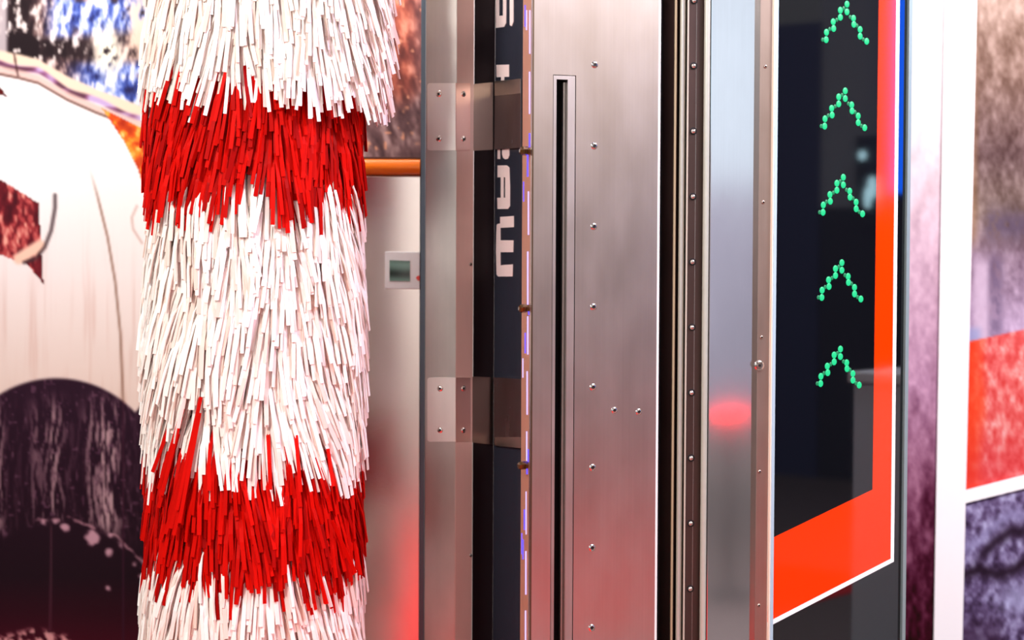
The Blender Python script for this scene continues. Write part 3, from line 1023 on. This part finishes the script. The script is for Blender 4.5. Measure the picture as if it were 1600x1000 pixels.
# ------------------------------------------------------------------ rotary brush
YB = 6.62
BX = plan(400, YB).x
br = thing('rotary_brush', 'tall upright wash brush of foam strips in white and red bands', 'brush', Vector((BX, YB, 0)))
m = MB()
m.lathe((BX, YB, 0), (0, 0, 1), [(0, 0.06), (3.3, 0.06)], 16)
m.build('shaft', STEEL_DARK, br, smooth=True)
m = MB()
m.lathe((BX, YB, 0), (0, 0, 1), [(0.12, 0.1), (0.12, 0.2), (3.2, 0.2), (3.2, 0.1)], 24)
m.build('core_drum', plain('dark_red_core', (60, 12, 12), 0.8), br, smooth=True)


def foam(name, c, dark):
    m, nt, b = nodes_of(name)
    ge = nt.nodes.new('ShaderNodeNewGeometry')
    cr = nt.nodes.new('ShaderNodeValToRGB')
    cr.color_ramp.elements[0].color = L(dark)
    cr.color_ramp.elements[1].color = L(c)
    cr.color_ramp.elements[1].position = 0.55
    nt.links.new(ge.outputs['Random Per Island'], cr.inputs[0])
    nt.links.new(cr.outputs[0], b.inputs['Base Color'])
    b.inputs['Roughness'].default_value = 0.55
    b.inputs['Specular IOR Level'].default_value = 0.07
    return m


FW = foam('white_foam', (250, 243, 236), (232, 208, 194))
FR = foam('red_foam', (200, 10, 2), (150, 3, 2))
Zv = lambda v: z_at(400, v, YB - 0.36)
PXB = (YB - 0.36) / F
RNG = np.random.default_rng(5)


def hn(x, y, s):
    return float(vnoise(np.array([x + 50.0]), np.array([y + 50.0]), s)[0])


strips = []                      # (verts, colour, front score)


def make_strip(a, z0, Lr, drift, R, kick, w, twist):
    """one foam strip: leaves the drum, arches over and hangs"""
    N = 6
    ts = (0, .22, .45, .7, 1.0)
    out = []
    pts = []
    for s in ts:
        r = R - 0.10 + 0.10 * (1 - (1 - min(1, s / 0.75)) ** 2.2) + kick * s * s
        z = z0 - Lr * (0.12 * s + 0.88 * s ** 1.25)
        aa = a + drift * s * s / R
        pts.append(Vector((BX + r * math.sin(aa), YB - r * math.cos(aa), z)))
    for i, p in enumerate(pts):
        d = (pts[min(i + 1, len(pts) - 1)] - pts[max(i - 1, 0)]).normalized()
        t = Vector((math.cos(a), math.sin(a), 0))
        t = (t - d * t.dot(d)).normalized()
        nn = d.cross(t)
        t2 = t * math.cos(twist) + nn * math.sin(twist)
        n2 = d.cross(t2)
        hw, ht = w / 2, 0.0017
        out += [p + t2 * hw + n2 * ht, p - t2 * hw + n2 * ht, p - t2 * hw - n2 * ht, p + t2 * hw - n2 * ht]
    return out


SF = [(0, 1, 2, 3), (16, 19, 18, 17)]
for k in range(4):
    for j in range(4):
        j2 = (j + 1) % 4
        SF.append((k * 4 + j, (k + 1) * 4 + j, (k + 1) * 4 + j2, k * 4 + j2))

z_lo, z_hi = 0.10, 3.15
v_of = lambda z: 500 - 0  # placeholder
zA, zB = Zv(0), Zv(1000)
to_v = lambda z: (zA - z) / (zA - zB) * 1000.0


def band(v, a):
    """colour of a strip whose end hangs at row v"""
    j = (hn(a * 5, 1.3, 5) - 0.5) * 16
    b = [176 + j, 354 - j * .6, 782 + j * .7, 956 + j]
    if v < b[0]:
        return 'w'
    if v < b[1]:
        return 'r'
    if v < b[2]:
        return 'w'
    if v < b[3]:
        return 'r'
    return 'w'


z = z_hi
ring = 0
while z > z_lo:
    ring += 1
    for side in (0, 1):
        # the half that faces the camera is packed, the rear half sparser
        n = 96 if side == 0 else 46
        for i in range(n):
            a = -math.pi / 2 + math.pi * (i + random.random()) / n + (0 if side == 0 else math.pi)
            Lr = random.uniform(0.235, 0.30)
            z0 = z + random.uniform(-0.016, 0.016)
            ze = z0 - 0.27
            v_nom = to_v(ze)
            c = band(v_nom + random.gauss(0, 5), a)
            ve = to_v(z0 - Lr)
            R = 0.345 + (hn(a * 2.2, z * 5, 9) - 0.5) * 0.035 + random.uniform(-0.028, 0.012)
            kick = random.uniform(-0.004, 0.018)
            sa, ca = math.sin(a), math.cos(a)
            if sa > 0.15 and c == 'w' and v_nom < 190:          # the upper tier flares out to the right
                R += 0.075 * min(1, (sa - 0.15) / 0.6)
                kick += 0.03 * random.random()
            if sa < -0.6:
                R += 0.008
            clump = (hn(a * 6, z * 3.5, 13) - 0.5)
            drift = 0.05 * sa + clump * 0.11 + random.gauss(0, 0.009)
            ue = 400 + (R * math.sin(a + drift / R)) / PXB
            if ca > 0:
                # opened wedge in the first red band: the white below shows through
                if c == 'r' and 275 < ve < 420:
                    half = 3 + (ve - 262) * 0.17
                    if abs(ue - 408) < half or abs(ue - 434) < half * 0.45:
                        continue
                if c == 'w' and 655 < ve < 800:
                    uc = 330 - (ve - 640) * 0.42
                    if abs(ue - uc) < 14:
                        if random.random() < 0.75:
                            continue
            w = random.uniform(0.0100, 0.0145)
            vv = make_strip(a, z0, Lr, drift, R, kick, w, random.gauss(0, 0.38))
            strips.append((vv, c, ca + (0.3 if -40 < ve < 1060 else -3) + kick * 20 + random.random() * 0.25, ue, ve))
    z -= 0.0285
# the long red strips lying over the white band, and a few stray ones
for (u0, v0, u1, v1) in ((334, 630, 296, 800), (332, 655, 300, 820), (327, 680, 290, 840), (303, 650, 262, 770), (300, 662, 268, 780), (295, 690, 262, 800),
                         (276, 685, 250, 745), (318, 700, 285, 830), (310, 720, 275, 840), (536, 830, 572, 910), (483, 690, 492, 770), (530, 715, 540, 765), (307, 730, 266, 850)):
    def P(u, v, rr):
        x = (u - 400) * PXB
        return Vector((BX + x, YB - math.sqrt(max(rr * rr - x * x, 0.01)), Zv(v)))
    p0, p1 = P(u0, v0 - 8, 0.352), P(u1, v1, 0.385)
    vv = []
    for i, s in enumerate((0, .25, .5, .75, 1)):
        p = p0.lerp(p1, s)
        d = (p1 - p0).normalized()
        t = Vector((1, 0, 0))
        t = (t - d * t.dot(d)).normalized()
        n_ = d.cross(t)
        vv += [p + t * 0.006 + n_ * .0017, p - t * 0.006 + n_ * .0017, p - t * 0.006 - n_ * .0017, p + t * 0.006 - n_ * .0017]
    strips.append((vv, 'r', 9, u1, v1))

order = sorted(range(len(strips)), key=lambda i: -strips[i][2])
chosen = set(order[:298])
for col_, mt, nm in (('w', FW, 'white foam strips'), ('r', FR, 'red foam strips')):
    V, Fs = [], []
    for i, s in enumerate(strips):
        if i in chosen or s[1] != col_:
            continue
        k = len(V)
        V += s[0]
        Fs += [tuple(q + k for q in f) for f in SF]
    me = new_mesh('foam_strips', V, Fs, mt)
    o = bpy.data.objects.new('foam_strips', me)
    COL.objects.link(o)
    o.parent = br
    o.matrix_parent_inverse = Matrix.Translation(-br.location)
    o['kind'] = 'stuff'
    o['label'] = nm
for i in sorted(chosen):
    s = strips[i]
    me = new_mesh('foam_strip', s[0], SF, FW if s[1] == 'w' else FR)
    o = bpy.data.objects.new('foam_strip', me)
    COL.objects.link(o)
    o.parent = br
    o.matrix_parent_inverse = Matrix.Translation(-br.location)
print('strips', len(strips))
